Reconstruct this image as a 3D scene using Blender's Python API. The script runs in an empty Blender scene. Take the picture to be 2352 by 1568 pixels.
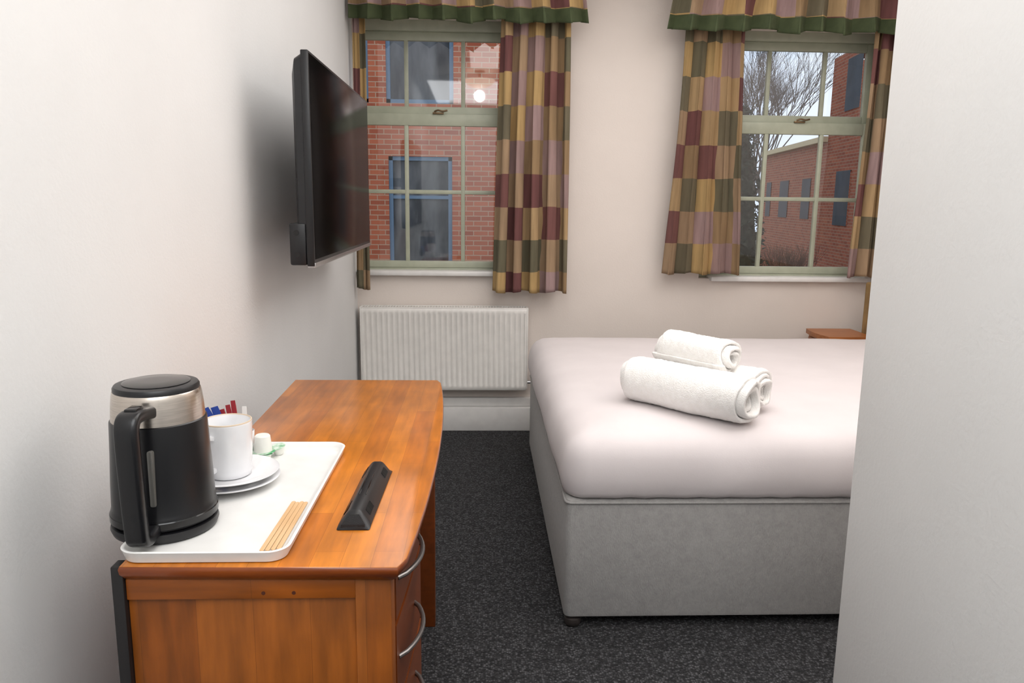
import bpy, bmesh, math, random
from mathutils import Matrix, Vector, noise
random.seed(7)
sc = bpy.context.scene
COL = sc.collection

# ------------------------------------------------------------------ helpers
def lin(c):
    out = []
    for v in c[:3]:
        v = v / 255.0
        out.append(v / 12.92 if v <= 0.04045 else ((v + 0.055) / 1.055) ** 2.4)
    return (out[0], out[1], out[2], 1.0)

def new_mat(name):
    m = bpy.data.materials.new(name)
    m.use_nodes = True
    nt = m.node_tree
    for n in list(nt.nodes):
        nt.nodes.remove(n)
    out = nt.nodes.new('ShaderNodeOutputMaterial')
    p = nt.nodes.new('ShaderNodeBsdfPrincipled')
    nt.links.new(p.outputs[0], out.inputs[0])
    return m, nt, p

def N(nt, t, **kw):
    n = nt.nodes.new(t)
    for k, v in kw.items():
        setattr(n, k, v)
    return n

def mat(name, col, rough=0.5, metal=0.0, col2=None, nscale=20, bump=0.0, bscale=200, stretch=(1, 1, 1), coat=0.0, sheen=0.0, spec=0.5, bdist=0.004, ior=1.5):
    m, nt, p = new_mat(name)
    p.inputs['Roughness'].default_value = rough
    p.inputs['Metallic'].default_value = metal
    p.inputs['Coat Weight'].default_value = coat
    p.inputs['Sheen Weight'].default_value = sheen
    p.inputs['Specular IOR Level'].default_value = spec
    p.inputs['IOR'].default_value = ior
    tc = N(nt, 'ShaderNodeTexCoord')
    mp = N(nt, 'ShaderNodeMapping')
    mp.inputs['Scale'].default_value = stretch
    nt.links.new(tc.outputs['Object'], mp.inputs[0])
    nz = N(nt, 'ShaderNodeTexNoise')
    nz.inputs['Scale'].default_value = nscale
    nz.inputs['Detail'].default_value = 4
    nt.links.new(mp.outputs[0], nz.inputs['Vector'])
    r = N(nt, 'ShaderNodeValToRGB')
    c1 = lin(col)
    c2 = lin(col2) if col2 else tuple(x * 0.94 for x in c1[:3]) + (1,)
    r.color_ramp.elements[0].color = c2
    r.color_ramp.elements[1].color = c1
    r.color_ramp.elements[0].position = 0.35
    r.color_ramp.elements[1].position = 0.65
    nt.links.new(nz.outputs[0], r.inputs[0])
    nt.links.new(r.outputs[0], p.inputs['Base Color'])
    if bump > 0:
        n2 = N(nt, 'ShaderNodeTexNoise')
        n2.inputs['Scale'].default_value = bscale
        n2.inputs['Detail'].default_value = 3
        nt.links.new(mp.outputs[0], n2.inputs['Vector'])
        b = N(nt, 'ShaderNodeBump')
        b.inputs['Strength'].default_value = bump
        b.inputs['Distance'].default_value = bdist
        nt.links.new(n2.outputs[0], b.inputs['Height'])
        nt.links.new(b.outputs[0], p.inputs['Normal'])
    return m

def wood_mat(name, ca, cb, axes, length, width, rough=0.35, coat=0.3, grain=1.0, spec=0.5):
    """strips whose long direction is axes[0] and whose rows stack along axes[1]"""
    m, nt, p = new_mat(name)
    p.inputs['Roughness'].default_value = rough
    p.inputs['Coat Weight'].default_value = coat
    p.inputs['Coat Roughness'].default_value = 0.2
    p.inputs['Specular IOR Level'].default_value = spec
    tc = N(nt, 'ShaderNodeTexCoord')
    sp = N(nt, 'ShaderNodeSeparateXYZ')
    nt.links.new(tc.outputs['Object'], sp.inputs[0])
    cb_ = N(nt, 'ShaderNodeCombineXYZ')
    nt.links.new(sp.outputs[axes[0]], cb_.inputs[0])
    nt.links.new(sp.outputs[axes[1]], cb_.inputs[1])
    br = N(nt, 'ShaderNodeTexBrick')
    br.inputs['Scale'].default_value = 1.0
    br.inputs['Brick Width'].default_value = length
    br.inputs['Row Height'].default_value = width
    br.inputs['Mortar Size'].default_value = 0.0004
    br.inputs['Mortar Smooth'].default_value = 0.5
    br.offset = 0.37
    br.inputs['Color1'].default_value = lin(ca)
    br.inputs['Color2'].default_value = lin(cb)
    br.inputs['Mortar'].default_value = lin([x * 0.85 for x in cb])
    nt.links.new(cb_.outputs[0], br.inputs['Vector'])
    mp = N(nt, 'ShaderNodeMapping')
    sc_ = [1, 1, 1]
    sc_['XYZ'.index(axes[0])] = 0.12
    mp.inputs['Scale'].default_value = sc_
    nt.links.new(tc.outputs['Object'], mp.inputs[0])
    nz = N(nt, 'ShaderNodeTexNoise')
    nz.inputs['Scale'].default_value = 60
    nz.inputs['Detail'].default_value = 6
    nt.links.new(mp.outputs[0], nz.inputs['Vector'])
    rr = N(nt, 'ShaderNodeMapRange')
    rr.inputs['From Min'].default_value = 0.3
    rr.inputs['From Max'].default_value = 0.7
    rr.inputs['To Min'].default_value = 1 - 0.16 * grain
    rr.inputs['To Max'].default_value = 1 + 0.10 * grain
    nt.links.new(nz.outputs[0], rr.inputs[0])
    n3 = N(nt, 'ShaderNodeTexNoise')
    n3.inputs['Scale'].default_value = 9
    nt.links.new(tc.outputs['Object'], n3.inputs['Vector'])
    r3 = N(nt, 'ShaderNodeMapRange')
    r3.inputs['From Min'].default_value = 0.3
    r3.inputs['From Max'].default_value = 0.7
    r3.inputs['To Min'].default_value = 0.84
    r3.inputs['To Max'].default_value = 1.14
    nt.links.new(n3.outputs[0], r3.inputs[0])
    mm = N(nt, 'ShaderNodeMath', operation='MULTIPLY')
    nt.links.new(rr.outputs[0], mm.inputs[0])
    nt.links.new(r3.outputs[0], mm.inputs[1])
    vm = N(nt, 'ShaderNodeVectorMath', operation='SCALE')
    nt.links.new(br.outputs['Color'], vm.inputs[0])
    nt.links.new(mm.outputs[0], vm.inputs['Scale'])
    nt.links.new(vm.outputs[0], p.inputs['Base Color'])
    return m

def brick_mat(name, u_axis, dim=1.0):
    m, nt, p = new_mat(name)
    p.inputs['Roughness'].default_value = 0.9
    tc = N(nt, 'ShaderNodeTexCoord')
    sp = N(nt, 'ShaderNodeSeparateXYZ')
    nt.links.new(tc.outputs['Object'], sp.inputs[0])
    cb_ = N(nt, 'ShaderNodeCombineXYZ')
    nt.links.new(sp.outputs[u_axis], cb_.inputs[0])
    nt.links.new(sp.outputs['Z'], cb_.inputs[1])
    br = N(nt, 'ShaderNodeTexBrick')
    br.inputs['Scale'].default_value = 1.0
    br.inputs['Brick Width'].default_value = 0.225
    br.inputs['Row Height'].default_value = 0.075
    br.inputs['Mortar Size'].default_value = 0.007
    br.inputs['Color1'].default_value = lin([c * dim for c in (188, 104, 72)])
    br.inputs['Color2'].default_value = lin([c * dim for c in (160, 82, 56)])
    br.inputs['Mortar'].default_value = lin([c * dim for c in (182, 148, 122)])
    nt.links.new(cb_.outputs[0], br.inputs['Vector'])
    nt.links.new(br.outputs['Color'], p.inputs['Base Color'])
    return m

class MB:
    """collects geometry for ONE part in world coordinates"""
    def __init__(s):
        s.v = []; s.f = []; s.uv = None
    def add(s, vs, fs):
        o = len(s.v)
        s.v += [tuple(v) for v in vs]
        s.f += [tuple(i + o for i in f) for f in fs]
        return s
    def box(s, x0, x1, y0, y1, z0, z1, bev=0.0, seg=2):
        bm = bmesh.new()
        bmesh.ops.create_cube(bm, size=1)
        for v in bm.verts:
            v.co = Vector(((x0 + x1) / 2 + v.co.x * (x1 - x0), (y0 + y1) / 2 + v.co.y * (y1 - y0), (z0 + z1) / 2 + v.co.z * (z1 - z0)))
        if bev > 0:
            bmesh.ops.bevel(bm, geom=list(bm.edges), offset=bev, segments=seg, profile=0.5, affect='EDGES')
        bm.verts.index_update()
        s.add([v.co[:] for v in bm.verts], [[v.index for v in f.verts] for f in bm.faces])
        bm.free()
        return s
    def loft(s, rings, closed=True, cap0=True, cap1=True):
        n = len(rings[0]); vs = []; fs = []
        for r in rings: vs += [tuple(p) for p in r]
        for i in range(len(rings) - 1):
            for j in range(n if closed else n - 1):
                k = (j + 1) % n
                fs.append((i * n + j, i * n + k, (i + 1) * n + k, (i + 1) * n + j))
        if cap0: fs.append(tuple(reversed(range(n))))
        if cap1: fs.append(tuple((len(rings) - 1) * n + j for j in range(n)))
        return s.add(vs, fs)
    def lathe(s, cx, cy, prof, seg=48, cap0=True, cap1=True):
        rings = [[(cx + r * math.cos(2 * math.pi * j / seg), cy + r * math.sin(2 * math.pi * j / seg), z) for j in range(seg)] for r, z in prof]
        return s.loft(rings, True, cap0, cap1)
    def tube(s, pts, rad, seg=12, flat=None):
        pts = [Vector(p) for p in pts]
        rings = []
        up = Vector((0, 0, 1))
        prev = None
        for i, p in enumerate(pts):
            a = pts[max(i - 1, 0)]; b = pts[min(i + 1, len(pts) - 1)]
            t = (b - a).normalized()
            if prev is None:
                ref = up if abs(t.z) < 0.9 else Vector((1, 0, 0))
                n1 = t.cross(ref).normalized()
            else:
                n1 = (prev - t * prev.dot(t)).normalized()
            prev = n1
            n2 = t.cross(n1).normalized()
            r = rad[i] if isinstance(rad, (list, tuple)) else rad
            ra, rb = (r, r) if flat is None else flat
            ring = []
            for j in range(seg):
                an = 2 * math.pi * j / seg
                c, d = math.cos(an), math.sin(an)
                if flat is not None:
                    c = math.copysign(abs(c) ** 0.5, c); d = math.copysign(abs(d) ** 0.5, d)
                ring.append(tuple(p + n1 * (ra * c) + n2 * (rb * d)))
            rings.append(ring)
        return s.loft(rings)

def smooth_pts(pts, k=6):
    P = [Vector(p) for p in pts]
    out = []
    for i in range(len(P) - 1):
        p0 = P[max(i - 1, 0)]; p1 = P[i]; p2 = P[i + 1]; p3 = P[min(i + 2, len(P) - 1)]
        for j in range(k):
            t = j / k
            out.append(0.5 * ((2 * p1) + (-p0 + p2) * t + (2 * p0 - 5 * p1 + 4 * p2 - p3) * t * t + (-p0 + 3 * p1 - 3 * p2 + p3) * t ** 3))
    out.append(P[-1])
    return out

def obj(name, mb, material, parent=None, label=None, category=None, group=None, kind=None, ang=35, smooth=True, origin=None, uv=None):
    vs = mb.v
    if parent is None and origin is None:
        xs = [v[0] for v in vs]; ys = [v[1] for v in vs]; zs = [v[2] for v in vs]
        origin = ((min(xs) + max(xs)) / 2, (min(ys) + max(ys)) / 2, min(zs))
    if parent is not None:
        o = parent
        org = Vector((0, 0, 0))
        while o is not None:
            org += Vector(o.location); o = o.parent
        origin = org
    me = bpy.data.meshes.new(name)
    me.from_pydata([(v[0] - origin[0], v[1] - origin[1], v[2] - origin[2]) for v in vs], [], mb.f)
    me.update()
    bm = bmesh.new(); bm.from_mesh(me)
    if len(bm.faces) < 60000 and uv is None:
        bmesh.ops.recalc_face_normals(bm, faces=bm.faces)
    bm.to_mesh(me); bm.free()
    if uv is not None:
        l = me.uv_layers.new(name='UVMap')
        for lp in me.loops:
            l.data[lp.index].uv = uv[lp.vertex_index]
    if smooth:
        me.shade_smooth()
        me.set_sharp_from_angle(angle=math.radians(ang))
    me.materials.append(material)
    o = bpy.data.objects.new(name, me)
    COL.objects.link(o)
    if parent is not None:
        o.parent = parent
    else:
        o.location = origin
    if label: o['label'] = label
    if category: o['category'] = category
    if group: o['group'] = group
    if kind: o['kind'] = kind
    return o

def empty(name, loc, label=None, category=None, group=None, kind=None):
    o = bpy.data.objects.new(name, None)
    o.empty_display_size = 0.05
    o.location = loc
    COL.objects.link(o)
    if label: o['label'] = label
    if category: o['category'] = category
    if group: o['group'] = group
    if kind: o['kind'] = kind
    return o

# ------------------------------------------------------------------ materials
M_wall = mat('wall_paint', (230, 230, 229), 0.75, bump=0.12, bscale=140, nscale=3, col2=(227, 227, 226))
M_wallb = mat('wall_paint_back', (229, 219, 211), 0.75, bump=0.12, bscale=140, nscale=3, col2=(225, 215, 207))
M_ceil = mat('ceiling_paint', (238, 238, 236), 0.9)
M_trim = mat('trim_gloss_paint', (232, 230, 227), 0.4)
M_rad = mat('radiator_enamel', (236, 233, 228), 0.35)
M_green = mat('sage_green_paint', (178, 182, 162), 0.4, col2=(170, 174, 154))
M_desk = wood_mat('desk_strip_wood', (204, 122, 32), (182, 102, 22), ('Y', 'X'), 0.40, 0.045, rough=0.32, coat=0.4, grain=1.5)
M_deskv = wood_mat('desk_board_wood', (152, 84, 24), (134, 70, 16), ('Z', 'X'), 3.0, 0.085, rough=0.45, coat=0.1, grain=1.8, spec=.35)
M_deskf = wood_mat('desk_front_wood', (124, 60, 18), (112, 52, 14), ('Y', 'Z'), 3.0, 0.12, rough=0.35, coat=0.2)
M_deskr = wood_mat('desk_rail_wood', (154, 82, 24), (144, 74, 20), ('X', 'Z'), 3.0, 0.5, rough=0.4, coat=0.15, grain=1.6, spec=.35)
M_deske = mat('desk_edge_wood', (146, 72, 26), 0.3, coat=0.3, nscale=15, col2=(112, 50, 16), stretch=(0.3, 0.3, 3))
M_plug = mat('dark_wood_plug', (84, 36, 16), 0.5)
M_dark = mat('dark_strip_black', (24, 21, 22), 0.5)
M_blackp = mat('black_plastic', (20, 20, 23), 0.36, bump=0.03, bscale=600)
M_blackg = mat('gloss_black', (10, 10, 12), 0.12)
M_blackm = mat('satin_black_plastic', (15, 15, 18), 0.30)
M_screen = mat('tv_screen_glass', (5, 5, 7), 0.18, ior=1.08)
M_silver = mat('brushed_silver', (190, 190, 192), 0.3, metal=0.9)
M_steel = mat('brushed_steel', (216, 206, 196), 0.24, metal=1.0, col2=(196, 186, 176), nscale=30, stretch=(1, 1, 30))
M_pewter = mat('pewter_handle', (130, 126, 124), 0.32, metal=0.9)
M_cer = mat('white_ceramic', (238, 238, 240), 0.15, coat=0.5)
M_cerrim = mat('worn_brown_rim', (218, 198, 174), 0.4)
M_tray = mat('white_tray_melamine', (236, 235, 232), 0.3)
M_stir = mat('birch_stirrer', (222, 184, 140), 0.6, col2=(208, 166, 118), nscale=40, stretch=(3, 0.2, 1))
M_sheet = mat('bed_sheet_cotton', (222, 214, 214), 0.85, bump=0.05, bscale=300, nscale=5, col2=(217, 209, 209), sheen=0.1)
M_towel = mat('terry_towel', (253, 251, 248), 0.95, bump=.55, bscale=300, nscale=60, col2=(248, 245, 241), sheen=0.4, bdist=.005)
M_castor = mat('castor_dark', (52, 46, 44), 0.5)
M_woodn = mat('bedside_wood', (176, 110, 58), 0.4, col2=(156, 92, 46), nscale=20, stretch=(0.3, 3, 3))
M_headb = mat('headboard_wood_grain', (112, 86, 50), 0.7, col2=(160, 130, 82), nscale=12, stretch=(1, 1, .6))
M_brick1 = brick_mat('brick_wall_x', 'X')
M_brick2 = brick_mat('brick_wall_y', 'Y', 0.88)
M_bluef = mat('blue_window_frame', (100, 124, 146), 0.5)
M_dglass = mat('dark_window_pane', (34, 38, 44), 0.45, col2=(112, 112, 112), nscale=1.6, spec=.3, stretch=(2.2, 1, .7))  # grey mottling painted in for reflections and lighter interior parts
M_nglass = mat('narrow_window_pane', (34, 36, 42), 0.5, col2=(50, 54, 62), nscale=2, spec=.2)
M_corn = mat('pale_stone_cornice', (206, 188, 150), 0.8)
M_bark = mat('bare_bark', (100, 92, 86), 0.9)
M_twig = mat('shrub_twig', (110, 82, 68), 0.9)
M_conif = mat('conifer_needles', (60, 70, 60), 0.9, col2=(36, 44, 40), nscale=8)
M_grass = mat('outside_ground', (106, 102, 86), 0.9, nscale=2, col2=(80, 82, 64))
M_red = mat('red_sachet_paper', (150, 34, 44), 0.5)
M_blue = mat('blue_sachet_paper', (36, 66, 150), 0.5)
M_whitep = mat('white_paper', (235, 230, 226), 0.6)
M_cream = mat('milk_pot_plastic', (240, 240, 232), 0.35)
M_gfoil = mat('green_foil_lid', (60, 160, 96), 0.35, col2=(220, 232, 220), nscale=70)
M_valgreen = mat('green_hem_cloth', (68, 78, 48), 0.85, col2=(58, 68, 40), bump=0.2, bscale=400)
M_socket = mat('brass_latch', (120, 100, 76), 0.35, metal=0.8)
M_gauge = mat('smoked_gauge', (96, 94, 90), 0.12)
M_grille = mat('perforated_black_grille', (36, 36, 38), 0.6, bump=1.0, bscale=900)

# divan fabric
m, nt, p = new_mat('grey_chenille_fabric'); M_divan = m
p.inputs['Roughness'].default_value = 0.9
p.inputs['Sheen Weight'].default_value = 0.2
tc = N(nt, 'ShaderNodeTexCoord')
nz = N(nt, 'ShaderNodeTexNoise'); nz.inputs['Scale'].default_value = 45; nz.inputs['Detail'].default_value = 10; nz.inputs['Roughness'].default_value = 0.85
nt.links.new(tc.outputs['Object'], nz.inputs['Vector'])
r = N(nt, 'ShaderNodeValToRGB')
r.color_ramp.elements[0].color = lin((148, 146, 144)); r.color_ramp.elements[0].position = 0.3
r.color_ramp.elements[1].color = lin((176, 174, 172)); r.color_ramp.elements[1].position = 0.7
nt.links.new(nz.outputs[0], r.inputs[0]); nt.links.new(r.outputs[0], p.inputs['Base Color'])
mp = N(nt, 'ShaderNodeMapping'); mp.inputs['Scale'].default_value = (1, 1, 0.35)
nt.links.new(tc.outputs['Object'], mp.inputs[0])
n2 = N(nt, 'ShaderNodeTexNoise'); n2.inputs['Scale'].default_value = 330
nt.links.new(mp.outputs[0], n2.inputs['Vector'])
b = N(nt, 'ShaderNodeBump'); b.inputs['Strength'].default_value = 0.6; b.inputs['Distance'].default_value = 0.003
nt.links.new(n2.outputs[0], b.inputs['Height']); nt.links.new(b.outputs[0], p.inputs['Normal'])

# carpet
m, nt, p = new_mat('charcoal_loop_carpet'); M_carpet = m
p.inputs['Roughness'].default_value = 0.95
tc = N(nt, 'ShaderNodeTexCoord')
vo = N(nt, 'ShaderNodeTexVoronoi'); vo.inputs['Scale'].default_value = 150
nt.links.new(tc.outputs['Object'], vo.inputs['Vector'])
r = N(nt, 'ShaderNodeValToRGB')
r.color_ramp.elements[0].color = lin((40, 40, 43)); r.color_ramp.elements[0].position = 0.25
r.color_ramp.elements[1].color = lin((104, 104, 107)); r.color_ramp.elements[1].position = 1.0
sx = N(nt, 'ShaderNodeSeparateColor'); nt.links.new(vo.outputs['Color'], sx.inputs[0])
nt.links.new(sx.outputs[0], r.inputs[0])
mx = N(nt, 'ShaderNodeMapRange'); mx.inputs['From Max'].default_value = 0.6; mx.inputs['To Min'].default_value = 1.1; mx.inputs['To Max'].default_value = 0.25
nt.links.new(vo.outputs['Distance'], mx.inputs[0])
vm = N(nt, 'ShaderNodeVectorMath', operation='SCALE')
nt.links.new(r.outputs[0], vm.inputs[0]); nt.links.new(mx.outputs[0], vm.inputs['Scale'])
nt.links.new(vm.outputs[0], p.inputs['Base Color'])
b = N(nt, 'ShaderNodeBump'); b.inputs['Strength'].default_value = 0.8; b.inputs['Distance'].default_value = 0.004; b.invert = True
nt.links.new(vo.outputs['Distance'], b.inputs['Height']); nt.links.new(b.outputs[0], p.inputs['Normal'])

# window glass (thin pane)
m = bpy.data.materials.new('window_glass'); m.use_nodes = True; nt = m.node_tree; M_glass = m
for n in list(nt.nodes): nt.nodes.remove(n)
out = N(nt, 'ShaderNodeOutputMaterial'); mix = N(nt, 'ShaderNodeMixShader'); tr = N(nt, 'ShaderNodeBsdfTransparent'); gl = N(nt, 'ShaderNodeBsdfGlossy')
gl.inputs['Roughness'].default_value = 0.03
tr.inputs['Color'].default_value = (0.96, 0.97, 0.98, 1)
fr = N(nt, 'ShaderNodeFresnel'); fr.inputs[0].default_value = 1.5
mu = N(nt, 'ShaderNodeMath', operation='MULTIPLY'); mu.inputs[1].default_value = 2.4
nt.links.new(fr.outputs[0], mu.inputs[0]); nt.links.new(mu.outputs[0], mix.inputs[0])
nt.links.new(tr.outputs[0], mix.inputs[1]); nt.links.new(gl.outputs[0], mix.inputs[2]); nt.links.new(mix.outputs[0], out.inputs[0])

# patchwork cloth
def patch_mat(name):
    m, nt, p = new_mat(name)
    p.inputs['Roughness'].default_value = 0.9
    tc = N(nt, 'ShaderNodeTexCoord')
    wz = N(nt, 'ShaderNodeTexNoise'); wz.inputs['Scale'].default_value = .6; nt.links.new(tc.outputs['UV'], wz.inputs['Vector'])
    wsub = N(nt, 'ShaderNodeVectorMath', operation='SCALE'); wsub.inputs['Scale'].default_value = .14; nt.links.new(wz.outputs['Color'], wsub.inputs[0])
    wadd = N(nt, 'ShaderNodeVectorMath', operation='ADD'); nt.links.new(tc.outputs['UV'], wadd.inputs[0]); nt.links.new(wsub.outputs[0], wadd.inputs[1])
    fl = N(nt, 'ShaderNodeVectorMath', operation='FLOOR'); nt.links.new(wadd.outputs[0], fl.inputs[0])
    wn = N(nt, 'ShaderNodeTexWhiteNoise', noise_dimensions='2D'); nt.links.new(fl.outputs[0], wn.inputs['Vector'])
    def ramp(cols):
        r = N(nt, 'ShaderNodeValToRGB'); r.color_ramp.interpolation = 'CONSTANT'
        els = r.color_ramp.elements
        els[0].position = 0; els[0].color = lin(cols[0])
        els[1].position = 1.0 / len(cols); els[1].color = lin(cols[1])
        for i in range(2, len(cols)):
            e = els.new(i / len(cols)); e.color = lin(cols[i])
        nt.links.new(wn.outputs['Value'], r.inputs[0]); return r
    rA = ramp([(168, 140, 102), (146, 120, 88), (176, 146, 98), (156, 130, 102)])
    rB = ramp([(108, 68, 66), (156, 130, 128), (100, 94, 74), (114, 74, 70), (106, 98, 78), (150, 124, 120)])
    sp = N(nt, 'ShaderNodeSeparateXYZ'); nt.links.new(fl.outputs[0], sp.inputs[0])
    ad = N(nt, 'ShaderNodeMath', operation='ADD'); nt.links.new(sp.outputs[0], ad.inputs[0]); nt.links.new(sp.outputs[1], ad.inputs[1])
    hf = N(nt, 'ShaderNodeMath', operation='PINGPONG'); hf.inputs[1].default_value = 1.0; nt.links.new(ad.outputs[0], hf.inputs[0])
    mx = N(nt, 'ShaderNodeMix', data_type='RGBA')
    nt.links.new(hf.outputs[0], mx.inputs[0]); nt.links.new(rA.outputs[0], mx.inputs[6]); nt.links.new(rB.outputs[0], mx.inputs[7])
    mp = N(nt, 'ShaderNodeMapping'); mp.inputs['Scale'].default_value = (9, 0.6, 1); nt.links.new(tc.outputs['UV'], mp.inputs[0])
    nz = N(nt, 'ShaderNodeTexNoise'); nz.inputs['Scale'].default_value = 1.3; nz.inputs['Detail'].default_value = 4; nt.links.new(mp.outputs[0], nz.inputs['Vector'])
    mr = N(nt, 'ShaderNodeMapRange'); mr.inputs['From Min'].default_value = 0.3; mr.inputs['From Max'].default_value = 0.7; mr.inputs['To Min'].default_value = 0.82; mr.inputs['To Max'].default_value = 1.12
    nt.links.new(nz.outputs[0], mr.inputs[0])
    vm = N(nt, 'ShaderNodeVectorMath', operation='SCALE'); nt.links.new(mx.outputs[2], vm.inputs[0]); nt.links.new(mr.outputs[0], vm.inputs['Scale'])
    nt.links.new(vm.outputs[0], p.inputs['Base Color'])
    return m
M_patch = patch_mat('patchwork_curtain_cloth')

# ------------------------------------------------------------------ room shell
XL, XR, YB = -0.68, 2.22, 4.27
HX = 0.671
def S(name, mb, m, **k):
    return obj(name, mb, m, kind='structure', **k)
S('floor', MB().box(XL - .12, XR + .12, -1.5, YB + .18, -0.1, 0.0), M_carpet)
S('ceiling', MB().box(XL - .12, XR + .12, -1.5, YB + .18, 2.5, 2.6), M_ceil)
S('wall_left', MB().box(XL - .12, XL, -1.5, YB + .18, 0, 2.5), M_wall)
S('wall_right', MB().box(XR, XR + .12, 1.3, YB + .18, 0, 2.5), M_wallb)
S('wall_hall', MB().box(HX, XR + .12, -1.5, 1.3, 0, 2.5, 0.004), M_wall)
S('wall_front', MB().box(XL, HX, -1.5, -1.4, 0, 2.5), M_wall)
W1 = dict(x0=-0.675, x1=0.26, z0=0.885, z1=2.22)
W2 = dict(x0=1.22, x1=2.17, z0=0.868, z1=2.20)
wb = MB()
Y0, Y1 = YB, YB + .18
wb.box(XL, W1['x0'], Y0, Y1, 0, 2.5)
wb.box(W1['x1'], W2['x0'], Y0, Y1, 0, 2.5)
wb.box(W2['x1'], XR, Y0, Y1, 0, 2.5)
for w in (W1, W2):
    wb.box(w['x0'], w['x1'], Y0, Y1, 0, w['z0'])
    wb.box(w['x0'], w['x1'], Y0, Y1, w['z1'], 2.5)
S('wall_back', wb, M_wallb)
tb = MB()
tb.box(XL, XR, 4.205, YB, 0, 0.135, 0.004)
tb.box(XL, XR, 4.235, YB, 0.135, 0.185, 0.006)
S('baseboard_back', tb, M_trim)
S('baseboard_left', MB().box(XL, XL + .015, -1.4, 4.2, 0, 0.12, 0.004), M_trim)

def window(name, x0, x1, z0, z1, muls, gx0, gx1, dz, sill_x0, sill_x1):
    root = empty(name, ((x0 + x1) / 2, 4.35, z0), kind='structure')
    root['label'] = 'sage green painted sash window with small panes'
    fr = MB()
    fy0, fy1 = 4.335, 4.41
    fr.box(x0, gx0 - .035, fy0, fy1, z0, z1, .003)
    fr.box(gx1 + .035, x1, fy0, fy1, z0, z1, .003)
    fr.box(x0, x1, fy0, fy1, 2.165 + dz, z1, .003)
    fr.box(x0, x1, fy0, fy1, z0, z0 + .025, .003)
    obj('window_frame', fr, M_green, root, kind='structure')
    us = MB()
    uy0, uy1 = 4.362, 4.392
    us.box(gx0 - .035, gx0, uy0, uy1, 1.70 + dz, 2.165 + dz, .004)
    us.box(gx1, gx1 + .035, uy0, uy1, 1.70 + dz, 2.165 + dz, .004)
    us.box(gx0, gx1, uy0, uy1, 2.12 + dz, 2.165 + dz, .004)
    us.box(gx0, gx1, uy0, uy1, 1.70 + dz, 1.78 + dz, .004)
    for mx_ in muls: us.box(mx_ - .011, mx_ + .011, uy0 + .002, uy1 - .002, 1.775 + dz, 2.125 + dz, .004)
    obj('upper_sash', us, M_green, root, kind='structure')
    ls = MB()
    ly0, ly1 = 4.33, 4.36
    ls.box(gx0 - .035, gx0, ly0, ly1, z0 + .025, 1.74 + dz, .004)
    ls.box(gx1, gx1 + .035, ly0, ly1, z0 + .025, 1.74 + dz, .004)
    ls.box(gx0, gx1, ly0, ly1, 1.677 + dz, 1.74 + dz, .004)
    ls.box(gx0, gx1, ly0, ly1, z0 + .025, 0.947 + dz, .004)
    for mx_ in muls: ls.box(mx_ - .011, mx_ + .011, ly0 + .002, ly1 - .002, .94 + dz, 1.68 + dz, .004)
    ls.box(gx0, gx1, ly0 + .003, ly1 - .003, 1.325 + dz - .011, 1.325 + dz + .011, .004)
    obj('lower_sash', ls, M_green, root, kind='structure')
    g = MB()
    g.add([(gx0, 4.377, 1.77 + dz), (gx1, 4.377, 1.77 + dz), (gx1, 4.377, 2.13 + dz), (gx0, 4.377, 2.13 + dz)], [(0, 1, 2, 3)])
    obj('upper_glass', g, M_glass, root, kind='structure', smooth=False)
    g = MB()
    g.add([(gx0, 4.345, .94 + dz), (gx1, 4.345, .94 + dz), (gx1, 4.345, 1.69 + dz), (gx0, 4.345, 1.69 + dz)], [(0, 1, 2, 3)])
    obj('lower_glass', g, M_glass, root, kind='structure', smooth=False)
    cx = (muls[0] + muls[1]) / 2 + .02
    c = MB().box(cx - .03, cx + .03, 4.318, 4.334, 1.738 + dz, 1.748 + dz, .002)
    c.tube(smooth_pts([(cx - .02, 4.32, 1.75 + dz), (cx, 4.312, 1.757 + dz), (cx + .025, 4.31, 1.752 + dz), (cx + .05, 4.312, 1.757 + dz)]), .005)
    obj('latch', c, M_socket, root, kind='structure')
    sl = MB().box(sill_x0, sill_x1, 4.225, 4.34, z0 - .012, z0 + .014, .006)
    obj('sill', sl, M_trim, root, kind='structure')
window('window_1', W1['x0'], W1['x1'], W1['z0'], W1['z1'], (-0.407, -0.10), -0.655, 0.205, 0.0, -0.675, 0.30)
window('window_2', W2['x0'], W2['x1'], W2['z0'], W2['z1'], (1.575, 1.885), 1.265, 2.115, -0.014, 1.28, 2.20)

# ------------------------------------------------------------------ curtains + valances
def curtain(label, t0, t1, b0, b1, zt, zb, y, folds, cells, amp=.022, seed=0):
    nu, nv = 170, 60
    vs = []; uv = []; fs = []
    for j in range(nv + 1):
        t = j / nv
        z = zt + (zb - zt) * t
        a = t0 + (b0 - t0) * t ** 1.2; b_ = t1 + (b1 - t1) * t ** 1.2
        for i in range(nu + 1):
            s = i / nu
            ph = 2 * math.pi * folds * s
            w = .45 * noise.noise(Vector((s * 4, t * 1.2, seed)))
            x = a + (b_ - a) * s + (.35 * (b_ - a) / folds / 2) * math.sin(2 * ph + 3 * w) * .55
            yy = y + amp * (.7 + .4 * t) * math.sin(ph + 3 * w + seed) + .014 * noise.noise(Vector((s * 7, t * 3, seed + 5)))
            zz = z + (.006 * math.sin(ph * .5 + seed) if j == nv else 0)
            vs.append((x, yy, zz)); uv.append((s * cells + seed * 13 + .3, (zt - z) / .172 + .35))
    for j in range(nv):
        for i in range(nu):
            q = j * (nu + 1) + i
            fs.append((q, q + 1, q + nu + 2, q + nu + 1))
    o = obj('curtain', MB().add(vs, fs), M_patch, label=label, category='curtain', group='patchwork window curtains', uv=uv, ang=80)
    md = o.modifiers.new('thick', 'SOLIDIFY'); md.thickness = .002
    return o
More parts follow.
